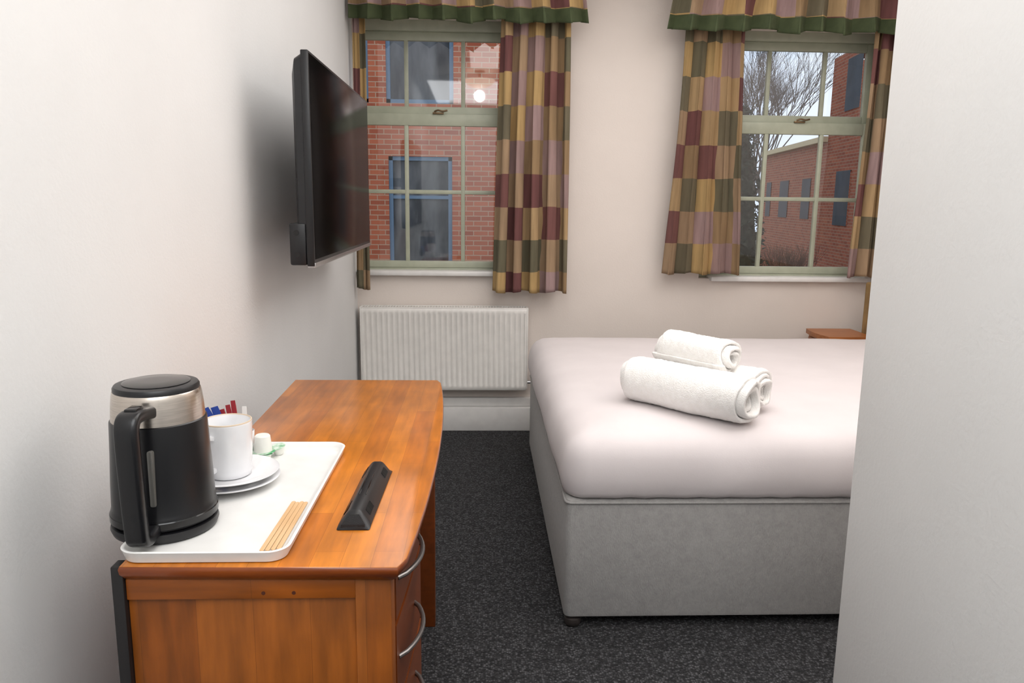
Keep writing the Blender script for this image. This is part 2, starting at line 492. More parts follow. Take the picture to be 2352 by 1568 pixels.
curtain('narrow patchwork curtain against the wall beside the television', -.655, -.59, -.665, -.59, 2.21, .808, 4.15, 1.5, 1.1, .015, 1)
curtain('brown and maroon patchwork curtain hanging above the radiator', .10, .452, .062, .462, 2.21, .797, 4.15, 4.5, 4.0, .036, 2)
curtain('brown and mauve patchwork curtain flaring out at its hem', 1.05, 1.355, .985, 1.405, 2.20, .905, 4.15, 4.5, 4.0, .036, 3)
curtain('shadowed patchwork curtain beside the headboard and side wall', 2.035, 2.20, 2.00, 2.20, 2.18, .895, 4.15, 2.5, 1.9, .028, 4)

def valance(label, t0, t1, b0, b1, zt, zb, folds, seed, cells):
    root = empty('valance', ((b0 + b1) / 2, 4.1, zb), label, 'valance', 'gathered patchwork window valances')
    nu = 320
    def prof(s, t):
        ph = 2 * math.pi * folds * s + 2.2 * noise.noise(Vector((s * 5, 0, seed)))
        a = t0 + (b0 - t0) * t; b_ = t1 + (b1 - t1) * t
        x = a + (b_ - a) * s + .020 * t * math.sin(2 * ph)
        sq = math.tanh(1.8 * math.sin(ph))
        y = 4.105 - .045 * t + .048 * (.3 + .8 * t) * sq
        z = zt + (zb - zt) * t + (t ** 3) * (.014 * sq + .026 * noise.noise(Vector((s * 9, 3, seed))))
        return (x, y, z)
    def part(name, ta, tb, nv, mt, lab, off=0.0):
        vs = []; uv = []; fs = []
        for j in range(nv + 1):
            t = ta + (tb - ta) * j / nv
            for i in range(nu + 1):
                s = i / nu
                q = prof(s, t); vs.append((q[0], q[1] - off, q[2])); uv.append((s * cells + seed * 7, t * 2.3 + .2))
        for j in range(nv):
            for i in range(nu):
                q = j * (nu + 1) + i
                fs.append((q, q + 1, q + nu + 2, q + nu + 1))
        o = obj(name, MB().add(vs, fs), mt, root, label=lab, uv=uv, ang=80)
        md = o.modifiers.new('thick', 'SOLIDIFY'); md.thickness = .002
    part('gathered_fabric', 0, .79, 16, M_patch, 'brown patchwork gathered fabric')
    part('hem_band', .77, 1, 6, M_valgreen, 'plain green hem band', .001)
    bd = MB().box(t0, t1, 4.10, 4.27, zt - .012, zt + .012, .003)
    obj('pelmet_board', bd, M_trim, root)
valance('gathered patchwork valance with green hem over the window by the television', -.67, .50, -.66, .535, 2.46, 2.160, 9.5, 1, 13)
valance('gathered patchwork valance with green hem over the window by the bed', .99, 2.21, .93, 2.205, 2.46, 2.142, 9.5, 2, 14)

# ------------------------------------------------------------------ radiator
rx0, rx1, rz0, rz1 = -.655, .262, .245, .705
rad = empty('radiator', ((rx0 + rx1) / 2, 4.2, rz0), 'white steel panel radiator with vertical flutes under the window', 'radiator')
pn = MB(); nf = 31
cols = nf * 12
def flute(u):
    q = (u * nf) % 1.0
    d = min(q, 1 - q) * 2
    return 0.0065 * max(0, min(1, (d - .25) / .35))
zs = [rz0, rz0 + .004, rz0 + .028, rz0 + .045, rz1 - .045, rz1 - .028, rz1 - .004, rz1]
am = [0, .0, 0, 1, 1, 0, 0, 0]
fy = 4.165
vs = []; fs = []
for zi, z in enumerate(zs):
    for i in range(cols + 1):
        u = i / cols
        y = fy + (0.004 if zi in (0, len(zs) - 1) else 0)
        e = 1 if .012 < u < .988 else 0
        y += flute(u) * am[zi] * e
        vs.append((rx0 + .008 + (rx1 - rx0 - .016) * u, y, z))
for zi in range(len(zs) - 1):
    for i in range(cols):
        q = zi * (cols + 1) + i
        fs.append((q, q + 1, q + cols + 2, q + cols + 1))
pn.add(vs, fs)
obj('fluted_panel', pn, M_rad, rad, ang=50)
obj('side_cover', MB().box(rx0, rx0 + .008, 4.165, 4.245, rz0 + .01, rz1 + .004, .003), M_rad, rad)
obj('side_cover', MB().box(rx1 - .008, rx1, 4.165, 4.245, rz0 + .01, rz1 + .004, .003), M_rad, rad)
tg = MB().box(rx0 + .008, rx1 - .008, 4.165, 4.172, rz1 - .004, rz1 + .004, .001).box(rx0 + .008, rx1 - .008, 4.238, 4.245, rz1 - .004, rz1 + .004, .001)
for i in range(60):
    x = rx0 + .01 + (rx1 - rx0 - .02) * i / 59
    tg.box(x - .003, x + .003, 4.17, 4.24, rz1 - .003, rz1 + .002)
obj('top_grille', tg, M_rad, rad)
obj('back_panel', MB().box(rx0 + .01, rx1 - .01, 4.225, 4.235, rz0, rz1 - .02), M_rad, rad)
vl = MB().tube([(rx1, 4.2, .285), (rx1 + .035, 4.2, .285)], .009)
vl.lathe(rx1 + .035, 4.2, [(.013, .265), (.015, .27), (.015, .315), (.012, .32), (.016, .325), (.016, .365), (.012, .372)], 20)
obj('valve', vl, M_silver, rad, label='chrome radiator valve')
obj('pipe', MB().tube([(rx1 + .035, 4.2, .187), (rx1 + .035, 4.2, .27)], .0075), M_trim, rad)

# ------------------------------------------------------------------ television
tv = empty('television', (-.51, 2.85, 1.08), 'black flat screen television mounted on the white wall', 'television')
ty0, ty1, tz0, tz1 = 2.28, 3.42, 1.085, 1.69
obj('bezel', MB().box(-.507, -.485, ty0, ty1, tz0, tz1, .003), M_blackp, tv)
obj('screen', MB().box(-.4858, -.4842, ty0 + .008, ty1 - .008, tz0 + .02, tz1 - .008, .0004), M_screen, tv, label='glossy black screen')
obj('lower_trim', MB().box(-.506, -.4835, ty0 + .002, ty1 - .002, tz0 - .004, tz0 + .010, .001), M_silver, tv, label='silver lower edge strip')
bh = MB()
def rr(x, y0, y1, z0, z1, r=.02, n=5):
    pts = []
    for cx, cy, a0 in ((y1 - r, z1 - r, 0), (y0 + r, z1 - r, 90), (y0 + r, z0 + r, 180), (y1 - r, z0 + r, 270)):
        for k in range(n + 1):
            a = math.radians(a0 + 90 * k / n)
            pts.append((x, cx + r * math.cos(a), cy + r * math.sin(a)))
    return pts
bh.loft([rr(-.507, ty0 + .004, ty1 - .004, tz0 + .004, tz1 - .006), rr(-.527, ty0 + .004, ty1 - .004, tz0 + .004, tz1 - .02), rr(-.536, ty0 + .02, ty1 - .02, tz0 + .01, tz1 - .05)])
obj('back_housing', bh, M_blackp, tv)
sp_ = MB().box(-.556, -.508, ty0 - .002, ty0 + .30, tz0 + .003, tz0 + .125, .006)
obj('connector_box', sp_, M_blackp, tv)
for z in (tz0 + .035, tz0 + .098):
    kn = MB()
    kn.add([(-.535 + .008 * math.cos(a), ty0 - .0035, z + .008 * math.sin(a)) for a in [k * math.pi / 8 for k in range(16)]] + [(-.535 + .008 * math.cos(a), ty0 - .001, z + .008 * math.sin(a)) for a in [k * math.pi / 8 for k in range(16)]],
           [tuple(range(16))] + [(k, (k + 1) % 16, 16 + (k + 1) % 16, 16 + k) for k in range(16)])
    obj('screw_cover', kn, M_blackg, tv)
br_ = MB().box(-.6795, -.665, 3.04, 3.22, 1.30, 1.50, .003).box(-.667, -.535, 3.08, 3.18, 1.37, 1.43, .005)
obj('wall_bracket', br_, M_blackp, tv)

# ------------------------------------------------------------------ desk
desk = empty('desk', (-.34, 1.66, 0), 'orange brown wooden desk with bowed front edge and drawers', 'desk')
def bow(y, base=-.112, k=.028):
    t = (y - 1.05) / (2.25 - 1.05)
    return base + k * max(0, 4 * t * (1 - t)) ** .9 - .006 * max(0, t)
def topring(z, inset):
    pts = []
    y0, y1 = 1.058 + inset, 2.262 - inset
    pts.append((-.526 + inset, y0 + .008, z))
    pts.append((-.551 + inset, y1, z))
    n = 40
    for i in range(n + 1):
        y = y1 + (y0 - y1) * i / n
        pts.append((bow(y) - inset - (.008 if i in (0, n) else 0), y, z))
    return pts
top = MB().loft([topring(.724, .012), topring(.729, .006), topring(.737, .001), topring(.745, 0), topring(.749, .0015), topring(.75, .003)])
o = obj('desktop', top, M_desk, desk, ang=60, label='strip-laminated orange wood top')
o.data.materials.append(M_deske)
for pl in o.data.polygons:
    if pl.center.z < .747 and pl.normal.z < .5: pl.material_index = 1
fx = lambda y: bow(y) - .030
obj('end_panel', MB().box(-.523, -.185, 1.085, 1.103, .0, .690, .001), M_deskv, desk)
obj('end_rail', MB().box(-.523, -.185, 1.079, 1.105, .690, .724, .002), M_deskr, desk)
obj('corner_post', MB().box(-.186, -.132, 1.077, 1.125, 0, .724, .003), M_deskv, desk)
for x in (-.322, -.277):
    pgv = [(x + .003 * math.cos(a), yq, .700 + .003 * math.sin(a)) for yq in (1.0785, 1.080) for a in [k * math.pi / 6 for k in range(12)]]
    obj('wood_plug', MB().loft([pgv[:12], pgv[12:]]), M_plug, desk)
obj('rear_strip', MB().box(-.541, -.5235, 1.074, 1.10, 0.0, .745, .002), M_dark, desk, label='dark upright strip at the near rear corner')  # near-black upright strip beside the end panel
cs = MB()
def prism(y0, y1, x0, off, z0, z1, n=12):
    a = [(x0, y0, 0), (x0, y1, 0)] + [(fx(y1 + (y0 - y1) * i / n) + off, y1 + (y0 - y1) * i / n, 0) for i in range(n + 1)]
    return [[(p[0], p[1], z) for p in a] for z in (z0, z1)]
cs.loft(prism(1.104, 1.43, -.522, -.012, .03, .724))
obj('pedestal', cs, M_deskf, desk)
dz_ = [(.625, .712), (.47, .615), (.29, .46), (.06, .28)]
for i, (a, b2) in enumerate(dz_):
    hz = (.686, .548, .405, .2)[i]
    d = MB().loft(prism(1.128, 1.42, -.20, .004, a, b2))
    dr = obj('drawer', d, M_deskf, desk)
    y0h, y1h = 1.15, 1.325
    pts = [(fx(y0h) + .002, y0h, hz)]
    for k in range(1, 12):
        t = k / 12
        pts.append((fx(y0h + (y1h - y0h) * t) + .003 + .026 * math.sin(math.pi * t) ** .7, y0h + (y1h - y0h) * t, hz))
    pts.append((fx(y1h) + .002, y1h, hz))
    h = MB().tube(pts, .0042, 10)
    obj('handle', h, M_pewter, dr, label='bowed pewter metal handle')
obj('far_panel', MB().box(-.53, -.133, 2.165, 2.20, 0, .724, .002), M_deskf, desk)
obj('modesty_panel', MB().box(-.53, -.515, 1.43, 2.165, .25, .724, .001), M_deskf, desk)

# ------------------------------------------------------------------ tray
def rrect(cx, cy, hx, hy, r, z, n=8, sub=1):
    pts = []
    cor = ((cx + hx - r, cy + hy - r, 0), (cx - hx + r, cy + hy - r, 90), (cx - hx + r, cy - hy + r, 180), (cx + hx - r, cy - hy + r, 270))
    for ci, (x, y, a0) in enumerate(cor):
        arc = [(x + r * math.cos(math.radians(a0 + 90 * k / n)), y + r * math.sin(math.radians(a0 + 90 * k / n)), z) for k in range(n + 1)]
        pts += arc
        if sub > 1:
            nx = cor[(ci + 1) % 4]; a1 = math.radians(nx[2])
            q = (nx[0] + r * math.cos(a1), nx[1] + r * math.sin(a1), z)
            for k in range(1, sub):
                t = k / sub
                pts.append(tuple(arc[-1][m_] + (q[m_] - arc[-1][m_]) * t for m_ in range(3)))
    return pts
tcx, tcy, thx, thy = -.408, 1.333, .123, .262
tr_ = MB()
lv = [(-.012, .7505), (-.004, .752), (.0, .764), (.002, .769), (0, .7705), (-.004, .769), (-.006, .762), (-.012, .7555), (-.017, .755)]
tr_.loft([rrect(tcx, tcy, thx + o_, thy + o_, .03 + max(o_, -.02), z) for o_, z in lv])
obj('serving_tray', tr_, M_tray, label='white melamine tray with raised rim on the desk', category='tray', ang=60)
TZ = .7555

# ------------------------------------------------------------------ kettle
kx, ky = -.508, 1.20
ket = empty('kettle', (kx, ky, TZ), 'black and stainless steel electric kettle standing on the tray', 'kettle')
obj('power_base', MB().lathe(kx, ky, [(.072, TZ), (.078, TZ + .002), (.081, TZ + .010), (.0795, TZ + .016), (.073, TZ + .018)]), M_blackp, ket)
obj('body', MB().lathe(kx, ky, [(.076, TZ + .019), (.079, TZ + .022), (.0798, TZ + .036), (.0785, TZ + .040), (.0772, TZ + .045), (.0762, TZ + .08), (.0735, TZ + .13), (.0715, TZ + .178), (.0710, TZ + .182), (.069, TZ + .1835)], 64), M_blackm, ket)
obj('skirt_ring', MB().lathe(kx, ky, [(.0795, TZ + .0225), (.0808, TZ + .024), (.0808, TZ + .034), (.0790, TZ + .0365)], 64, False, False), M_blackg, ket, label='glossy clear black ring')
obj('steel_collar', MB().lathe(kx, ky, [(.069, TZ + .180), (.0688, TZ + .185), (.0675, TZ + .205), (.0655, TZ + .222), (.0642, TZ + .228), (.0628, TZ + .2295)], 64), M_steel, ket, label='brushed stainless steel collar')
lid = obj('lid', MB().lathe(kx, ky, [(.0632, TZ + .2285), (.0632, TZ + .234), (.061, TZ + .2375), (.054, TZ + .2390)], 64), M_blackp, ket)
obj('lid_recess', MB().lathe(kx, ky, [(.050, TZ + .2385), (.050, TZ + .2402), (.046, TZ + .2412), (.02, TZ + .2419)], 48), M_blackg, lid)
spt = MB().loft([[(kx - .018, ky + .060, z0), (kx + .018, ky + .060, z0), (kx + .006, ky + .060 + d_, z0), (kx - .006, ky + .060 + d_, z0)] for z0, d_ in ((TZ + .19, .012), (TZ + .21, .02), (TZ + .228, .026))])
obj('spout', spt, M_steel, ket)
hX = kx + .007
hp = smooth_pts([(hX, ky - .060, TZ + .206), (hX, ky - .088, TZ + .211), (hX, ky - .114, TZ + .212), (hX, ky - .124, TZ + .205), (hX, ky - .127, TZ + .190), (hX, ky - .126, TZ + .15), (hX, ky - .123, TZ + .09), (hX, ky - .119, TZ + .040), (hX, ky - .114, TZ + .026), (hX, ky - .098, TZ + .022), (hX, ky - .074, TZ + .026)], 6)
obj('handle', MB().tube(hp, .01, 20, flat=(.0165, .0095)), M_blackm, ket)
obj('lid_button', MB().box(hX - .009, hX + .009, ky - .112, ky - .086, TZ + .219, TZ + .2245, .002), M_blackg, ket)
ga = MB().box(kx + .010, kx + .019, ky - .0785, ky - .064, TZ + .062, TZ + .150, .003)
obj('water_gauge', ga, M_gauge, ket, label='clear vertical water gauge')

# ------------------------------------------------------------------ saucers + mug
mx0, my0 = -.464, 1.385
def saucer(z, r, lab):
    s_ = MB().lathe(mx0, my0, [(.026, z), (.030, z), (.032, z + .003), (r * .7, z + .006), (r, z + .0145), (r + .001, z + .016), (r - .002, z + .0165), (r * .68, z + .009), (.03, z + .0062), (.0, z + .006)], 72, True, False)
    obj('saucer', s_, M_cer, label=lab, category='saucer', group='stacked white saucers', ang=50)
saucer(TZ + .0005, .089, 'lower white ceramic saucer lying directly on the tray')
saucer(TZ + .0125, .088, 'upper white ceramic saucer stacked beneath the mug')
mz = TZ + .0190
mug = empty('mug', (mx0, my0, mz), 'plain white ceramic mug with worn brown rim', 'mug')
H_ = .105
obj('body', MB().lathe(mx0, my0, [(.034, mz), (.0385, mz + .003), (.0405, mz + .012), (.0425, mz + .05), (.0440, mz + H_ - .004), (.0438, mz + H_ - .001), (.042, mz + H_), (.0405, mz + H_ - .002), (.0395, mz + .05), (.036, mz + .012), (.0, mz + .008)], 64, True, False), M_cer, mug, ang=60)
obj('rim', MB().lathe(mx0, my0, [(.0440, mz + H_ - .0016), (.0436, mz + H_ + .0002), (.0418, mz + H_ + .0006), (.0407, mz + H_ - .0012)], 64, False, False), M_cerrim, mug, label='worn brown glaze rim')
dr_ = Vector((-.40, -.917, 0)).normalized()
mp_ = [Vector((mx0, my0, 0)) + dr_ * a + Vector((0, 0, mz + b)) for a, b in ((.040, .080), (.056, .084), (.066, .072), (.069, .052), (.064, .032), (.054, .020), (.038, .022))]
obj('handle', MB().tube(smooth_pts(mp_, 6), .006, 12, flat=(.0075, .0048)), M_cer, mug)

# milk pots
def creamer(x, y, z, tilt, lab, inv=True, sc__=1.0):
    root = empty('milk_pot', (x, y, z), lab, 'milk pot', 'single-serve milk pots')
    if inv:
        pr = [(.0165, .0015), (.016, .0035), (.0155, .0115), (.0135, .0295), (.0115, .0315)]
        ld = [(.021, 0), (.0215, .0006), (.021, .0013)]
    else:
        pr = [(.0115, 0), (.013, .002), (.0165, .015), (.0175, .020), (.0185, .0215)]
        ld = [(.021, .0218), (.0215, .0224), (.021, .0230)]
    a = MB().lathe(x, y, [(r_ * sc__, z + h_ * sc__) for r_, h_ in pr], 28)
    b_ = MB().lathe(x, y, [(r_ * sc__, z + h_ * sc__) for r_, h_ in ld], 28)
    obj('pot', a, M_cream, root); obj('foil_lid', b_, M_gfoil, root, label='green printed foil lid')
    root.rotation_euler = tilt
creamer(-.434, 1.510, TZ + .0005, (0, 0, 0), 'milk pot standing upright with printed green foil lid', False, .72)
creamer(-.440, 1.520, TZ + .0185, (0, 0, 0), 'white milk pot upside down on top of another pot', True, 1.12)
creamer(-.418, 1.558, TZ + .001, (math.radians(10), math.radians(-8), 0), 'milk pot leaning slightly with green foil lid up', False, .75)

# sachets in small pot
hx_, hy_ = -.488, 1.525
sh = MB().lathe(hx_, hy_, [(.024, TZ), (.027, TZ + .003), (.030, TZ + .06), (.0285, TZ + .061), (.0255, TZ + .01), (0, TZ + .008)], 40, True, False)
obj('sachet_holder', sh, M_cer, label='small white ceramic pot holding sugar and coffee sachets', category='pot', ang=60)
for i, (dx, lean, m_, h_) in enumerate([(-.012, -.50, M_blue, .100), (-.008, -.36, M_blue, .102), (-.010, -.22, M_red, .096), (-.004, -.16, M_red, .104), (.000, -.10, M_red, .112), (.010, .0, M_whitep, .099)]):
    x0_ = hx_ + dx; z0_ = TZ + .010
    yy = hy_ + (-.010 + .004 * i)
    wv = .007 if i < 2 else .0045
    vs = []
    for t in (0, .12, .88, 1):
        for s_ in (-1, 1):
            for u in (-1, 1):
                th_ = .0016 if .05 < t < .95 else .0004
                vs.append((x0_ * 1 + lean * h_ * t + s_ * wv, yy + u * th_, z0_ + h_ * t - s_ * lean * .006))
    fs = []
    for k in range(3):
        a = 4 * k
        fs += [(a, a + 1, a + 5, a + 4), (a + 2, a + 6, a + 7, a + 3), (a, a + 4, a + 6, a + 2), (a + 1, a + 3, a + 7, a + 5)]
    fs += [(0, 2, 3, 1), (12, 13, 15, 14)]
    cn = {M_blue: 'blue', M_red: 'red', M_whitep: 'white'}[m_]
    obj('sachet', MB().add(vs, fs), m_, label='slim %s paper sachet standing in the small pot' % cn, category='sachet', group='sugar and coffee sachets')

# stirrers
for i in range(4):
    xa = -.3285 + i * .0080; xb = -.3255 + i * .0072
    ya, yb = 1.100 + .002 * i, 1.292 + (.004, 0, .003, .001)[i]
    L_ = yb - ya
    ring = []
    n = 8
    dirx = (xb - xa)
    for k in range(n + 1):
        a = math.pi + math.pi * k / n
        ring.append((.0034 * math.cos(a), .0034 + .0034 * math.sin(a)))
    for k in range(n + 1):
        a = math.pi * k / n
        ring.append((.0034 * math.cos(a), L_ - .0034 + .0034 * math.sin(a)))
    rg = [[(xa + p[0] + dirx * p[1] / L_, ya + p[1], z) for p in ring] for z in (TZ + .0005, TZ + .0021)]
    obj('wooden_stirrer', MB().loft(rg), M_stir, label='flat pale birch stirring stick lying on the tray', category='stirrer', group='wooden stirrers on the tray', ang=30)

# black triangular gadget
gd = empty('portable_speaker', (-.203, 1.32, .75), 'black triangular plastic bar with ribbed ends on the desk', 'speaker')
def tri(y, w, h, x):
    base = [(-.5, 0), (.5, 0), (.52, .10), (.46, .28), (.26, .80), (.19, .94), (.12, 1.0), (-.12, 1.0), (-.19, .94), (-.26, .80), (-.46, .28), (-.52, .10)]
    return [(x + a * w, y, .7505 + b * h) for a, b in base]
W_, Hh = .052, .027
xs_ = lambda y: -.2055 + (y - 1.19) * .022
rings = []
for y, w, h in ((1.188, .94, .20), (1.190, 1, .35), (1.204, 1, .96), (1.210, 1, 1), (1.445, 1, 1), (1.451, 1, .96), (1.464, 1, .35), (1.466, .94, .2)):
    rings.append(tri(y, W_ * w, Hh * h, xs_(y)))
obj('body', MB().loft(rings), M_blackp, gd, ang=40)
for (ya, yb) in ((1.225, 1.265), (1.40, 1.435)):
    for sgn in (-1, 1):
        rb = MB()
        vs = []
        nn = 9 * 4
        for k in range(nn + 1):
            y = ya + (yb - ya) * k / nn
            rz = .0002 + .0008 * (1 if (k % 4) in (1, 2) else 0)
            x0r = xs_(y)
            for (a, z) in ((.0217, .0106), (.0145, .0203)):
                vs.append((x0r + sgn * (a + rz), y, .7505 + z + rz * .6))
            for (a, z) in ((.0137, .0185), (.0206, .0099)):
                vs.append((x0r + sgn * (a - .001), y, .7505 + z))
        rb.loft([vs[4 * k:4 * k + 4] for k in range(nn + 1)])
        obj('ribbed_grip', rb, M_blackg, gd, ang=20)
for dx in (-.0055, .0055):
    gv = MB().box(xs_(1.325) + dx - .0010, xs_(1.325) + dx + .0010, 1.275, 1.385, .7505 + .0262, .7505 + .0277, .0005)
    obj('top_rail', gv, M_blackg, gd)
gr = MB()
ringg = []
for hh, y in ((.0045, 1.1893), (.0095, 1.1895), (.017, 1.1962), (.0222, 1.2012)):
    hw = .019 if hh < .01 else (.013 if hh < .02 else .008)
    ringg.append([(xs_(y) - hw, y - .0012, .7505 + hh), (xs_(y) + hw, y - .0012, .7505 + hh), (xs_(y) + hw, y + .001, .7505 + hh), (xs_(y) - hw, y + .001, .7505 + hh)])
gr.loft(ringg)
obj('end_grille', gr, M_grille, gd)

# ------------------------------------------------------------------ bed
bx0, bx1, by0, by1 = .258, 2.076, 2.155, 3.87
bed = empty('bed', ((bx0 + bx1) / 2, (by0 + by1) / 2, 0), 'grey fabric divan bed base on dark castors', 'bed')
db = MB().loft([rrect((bx0 + bx1) / 2, (by0 + by1) / 2, (bx1 - bx0) / 2 + o_, (by1 - by0) / 2 + o_, .02, z, 5, 6) for o_, z in ((-.012, .032), (-.002, .035), (0, .042), (0, .400), (-.002, .408), (-.010, .412))])
obj('divan_base', db, M_divan, bed)
pp = [Vector(p) for p in rrect((bx0 + bx1) / 2, (by0 + by1) / 2, (bx1 - bx0) / 2 + .001, (by1 - by0) / 2 + .001, .02, .402, 5, 6)]
obj('piping', MB().tube(pp + [pp[0]], .004, 8), M_divan, bed)
for cx, cy in ((.288, 2.178), (.288, 3.84), (2.03, 2.178), (2.03, 3.84)):
    c = MB().lathe(cx, cy, [(.012, .0), (.024, .004), (.027, .014), (.025, .024), (.014, .028), (.014, .04)], 24)
    obj('castor', c, M_castor, bed)
obj('headboard', MB().box(2.082, 2.150, 2.12, 4.085, .20, .875, .012, 3), M_headb, bed, label='patterned tan headboard')

mt = MB()
cx_, cy_ = (bx0 + bx1) / 2, (by0 + by1) / 2
lv = [(-.03, .4125), (-.006, .414), (.002, .418), (.009, .432), (.015, .455), (.017, .482), (.015, .510), (.009, .540), (-.002, .566), (-.020, .588), (-.046, .604), (-.085, .613), (-.16, .618), (-.24, .621), (-.34, .622), (-.46, .623), (-.60, .623), (-.74, .623)]
rings = []
for li, (o_, z) in enumerate(lv):
    r_ = max(.03, .065 + o_)
    ring = rrect(cx_, cy_, (bx1 - bx0) / 2 + o_, (by1 - by0) / 2 + o_, r_, z, 10, 40)
    out_ = []
    for p_ in ring:
        q = Vector(p_)
        a = .006 if 2 < li < 10 else .003
        d = noise.noise(q * 5.0) * a + noise.noise(q * 13) * a * .35
        n_ = Vector((q.x - cx_, q.y - cy_, 0)).normalized() if li < 9 else Vector((0, 0, 1))
        if q.x > 2.0 and li < 9: n_ = Vector((0, 0, 0))
        if 2 < li: q += n_ * d
        if 0 < li <= 3: q.z += .0015 * math.sin(q.x * 60) + .0015 * math.sin(q.y * 47)
        if q.x > 2.078: q.x = 2.078
        out_.append(tuple(q))
    rings.append(out_)
mt.loft(rings)
obj('mattress', mt, M_sheet, label='mattress in tightly fitted pale pinkish white sheet', category='mattress', ang=60)

# ------------------------------------------------------------------ rolled towels
def towel(end, L, R, z, lab, seed, turns=3.1, start=0.0, yaw=0.0):
    ax = Vector((-.69, .724, 0)).normalized()
    ax = (Matrix.Rotation(yaw, 3, 'Z') @ ax)
    side = Vector((ax.y, -ax.x, 0))
    up = Vector((0, 0, 1))
    n = int(turns * 34)
    r0 = .008
    gap = (R - r0) / (turns + .5)
    t = gap * .98
    ns = 90
    rings = []
    for k in range(ns + 1):
        s = k / ns
        s = .5 - .5 * math.cos(math.pi * s)
        e = min(s, 1 - s) * L
        taper = 1 - .5 * max(0, 1 - e / .018) ** 2
        pts_o = []; pts_i = []
        for i in range(n + 1):
            th_ = 2 * math.pi * turns * i / n
            rc = r0 + gap * .5 + gap * th_ / (2 * math.pi)
            rc = min(rc, R - t * .5)
            an = -th_ + start
            back = .012 * math.sin(2.4 * th_ / (2 * math.pi) + seed) + .006 * math.sin(an * 2 + seed)
            sq = 1 - .08 * max(0, -math.sin(an))
            for lst, rad_ in ((pts_o, rc + t * .5 * taper), (pts_i, rc - t * .5 * taper)):
                q = side * (rad_ * 1.03 * math.cos(an)) + up * (rad_ * math.sin(an) * sq)
                c = end + ax * (s * L + back * (1 - 2 * s))
                p_ = Vector((c.x, c.y, z + R * .94)) + q
                d = noise.noise(p_ * 9 + Vector((seed, 0, 0))) * .006 + noise.noise(p_ * 45) * .0016 + noise.noise(p_ * 190) * .0022
                if lst is pts_i: d *= .6
                p_ += q.normalized() * d
                lst.append(tuple(p_))
        rings.append(pts_o + pts_i[::-1])
    mb = MB().loft(rings, True, False, False)
    tot = 2 * (n + 1)
    for base in (0, ns * tot):
        fs = []
        for i in range(n):
            fs.append((base + i, base + i + 1, base + tot - 2 - i, base + tot - 1 - i))
        mb.f += fs
    obj('towel', mb, M_towel, label=lab, category='towel', group='rolled white towels on the bed', ang=80)
TZ2 = .624
towel(Vector((.820, 2.232, 0)), .44, .079, TZ2 - .007, 'thick rolled white towel lying at the front of the stack', 1.0, 3.1, 1.2)
towel(Vector((.910, 2.372, 0)), .38, .071, TZ2, 'rolled white towel tucked behind another on the sheet', 2.0, 3.1, .6)
towel(Vector((.812, 2.400, 0)), .28, .062, TZ2 + .108, 'smaller rolled white towel resting on top of two others', 3.0, 2.8, 2.2, math.radians(-6))

# ------------------------------------------------------------------ bedside table
bt = empty('bedside_table', (1.94, 4.05, 0), 'small brown wooden bedside table between bed and window wall', 'bedside table')
tp = [(2.075, 3.915), (2.075, 4.195), (1.825, 4.195), (1.812, 4.12), (1.808, 4.05), (1.814, 3.98), (1.83, 3.915)]
obj('tabletop', MB().loft([[(x, y, z) for x, y in tp] for z in (.576, .600)]), M_woodn, bt)
obj('cabinet', MB().box(1.84, 2.07, 3.94, 4.19, .12, .576, .003), M_woodn, bt)
obj('drawer', MB().box(1.832, 1.841, 3.955, 4.175, .42, .56, .002), M_woodn, bt)
for cx, cy in ((1.86, 3.96), (1.86, 4.17), (2.05, 3.96), (2.05, 4.17)):
    obj('leg', MB().lathe(cx, cy, [(.012, 0), (.018, .12)], 12), M_woodn, bt)

# ------------------------------------------------------------------ hall ceiling lamp (reflected in the glass)
M_lamp, ntl, pl_ = new_mat('opal_lamp_glass')
pl_.inputs['Base Color'].default_value = (1, .95, .88, 1)
pl_.inputs['Emission Color'].default_value = (1, .86, .68, 1)
pl_.inputs['Emission Strength'].default_value = 3.5
cl = empty('ceiling_lamp', (-.02, 1.05, 2.40), 'opal glass bowl ceiling lamp with brass rose', 'lamp')
obj('ceiling_rose', MB().lathe(-.02, 1.05, [(.05, 2.499), (.05, 2.485), (.012, 2.475), (.012, 2.43), (.03, 2.42)], 32), M_socket, cl)
obj('glass_bowl', MB().lathe(-.02, 1.05, [(.02, 2.345), (.07, 2.352), (.12, 2.375), (.145, 2.405), (.148, 2.418), (.05, 2.422)], 40), M_lamp, cl)

# ------------------------------------------------------------------ outside
S('ground_outside', MB().box(-14, 40, 4.8, 70, -1.3, -1.2), M_grass)
bld = empty('brick_building', (0, 12.3, -1.2), 'red brick building with blue framed windows across the courtyard', 'building')
f1 = MB()
wins = [(-1.40, -.44, .15, 1.93), (-1.42, -.42, 2.70, 4.3), (-3.0, -1.68, 2.70, 4.3), (1.2, 2.2, .15, 1.93), (1.2, 2.2, 2.7, 4.3)]
xsv = sorted(set([-7.0, 3.2] + [w[0] for w in wins] + [w[1] for w in wins]))
zsv = sorted(set([-1.2, 7.5] + [w[2] for w in wins] + [w[3] for w in wins]))
for i in range(len(xsv) - 1):
    for j in range(len(zsv) - 1):
        cx = (xsv[i] + xsv[i + 1]) / 2; cz = (zsv[j] + zsv[j + 1]) / 2
        if any(w[0] < cx < w[1] and w[2] < cz < w[3] for w in wins): continue
        f1.box(xsv[i], xsv[i + 1], 12, 12.3, zsv[j], zsv[j + 1])
obj('brick_wall', f1, M_brick1, bld, smooth=False)
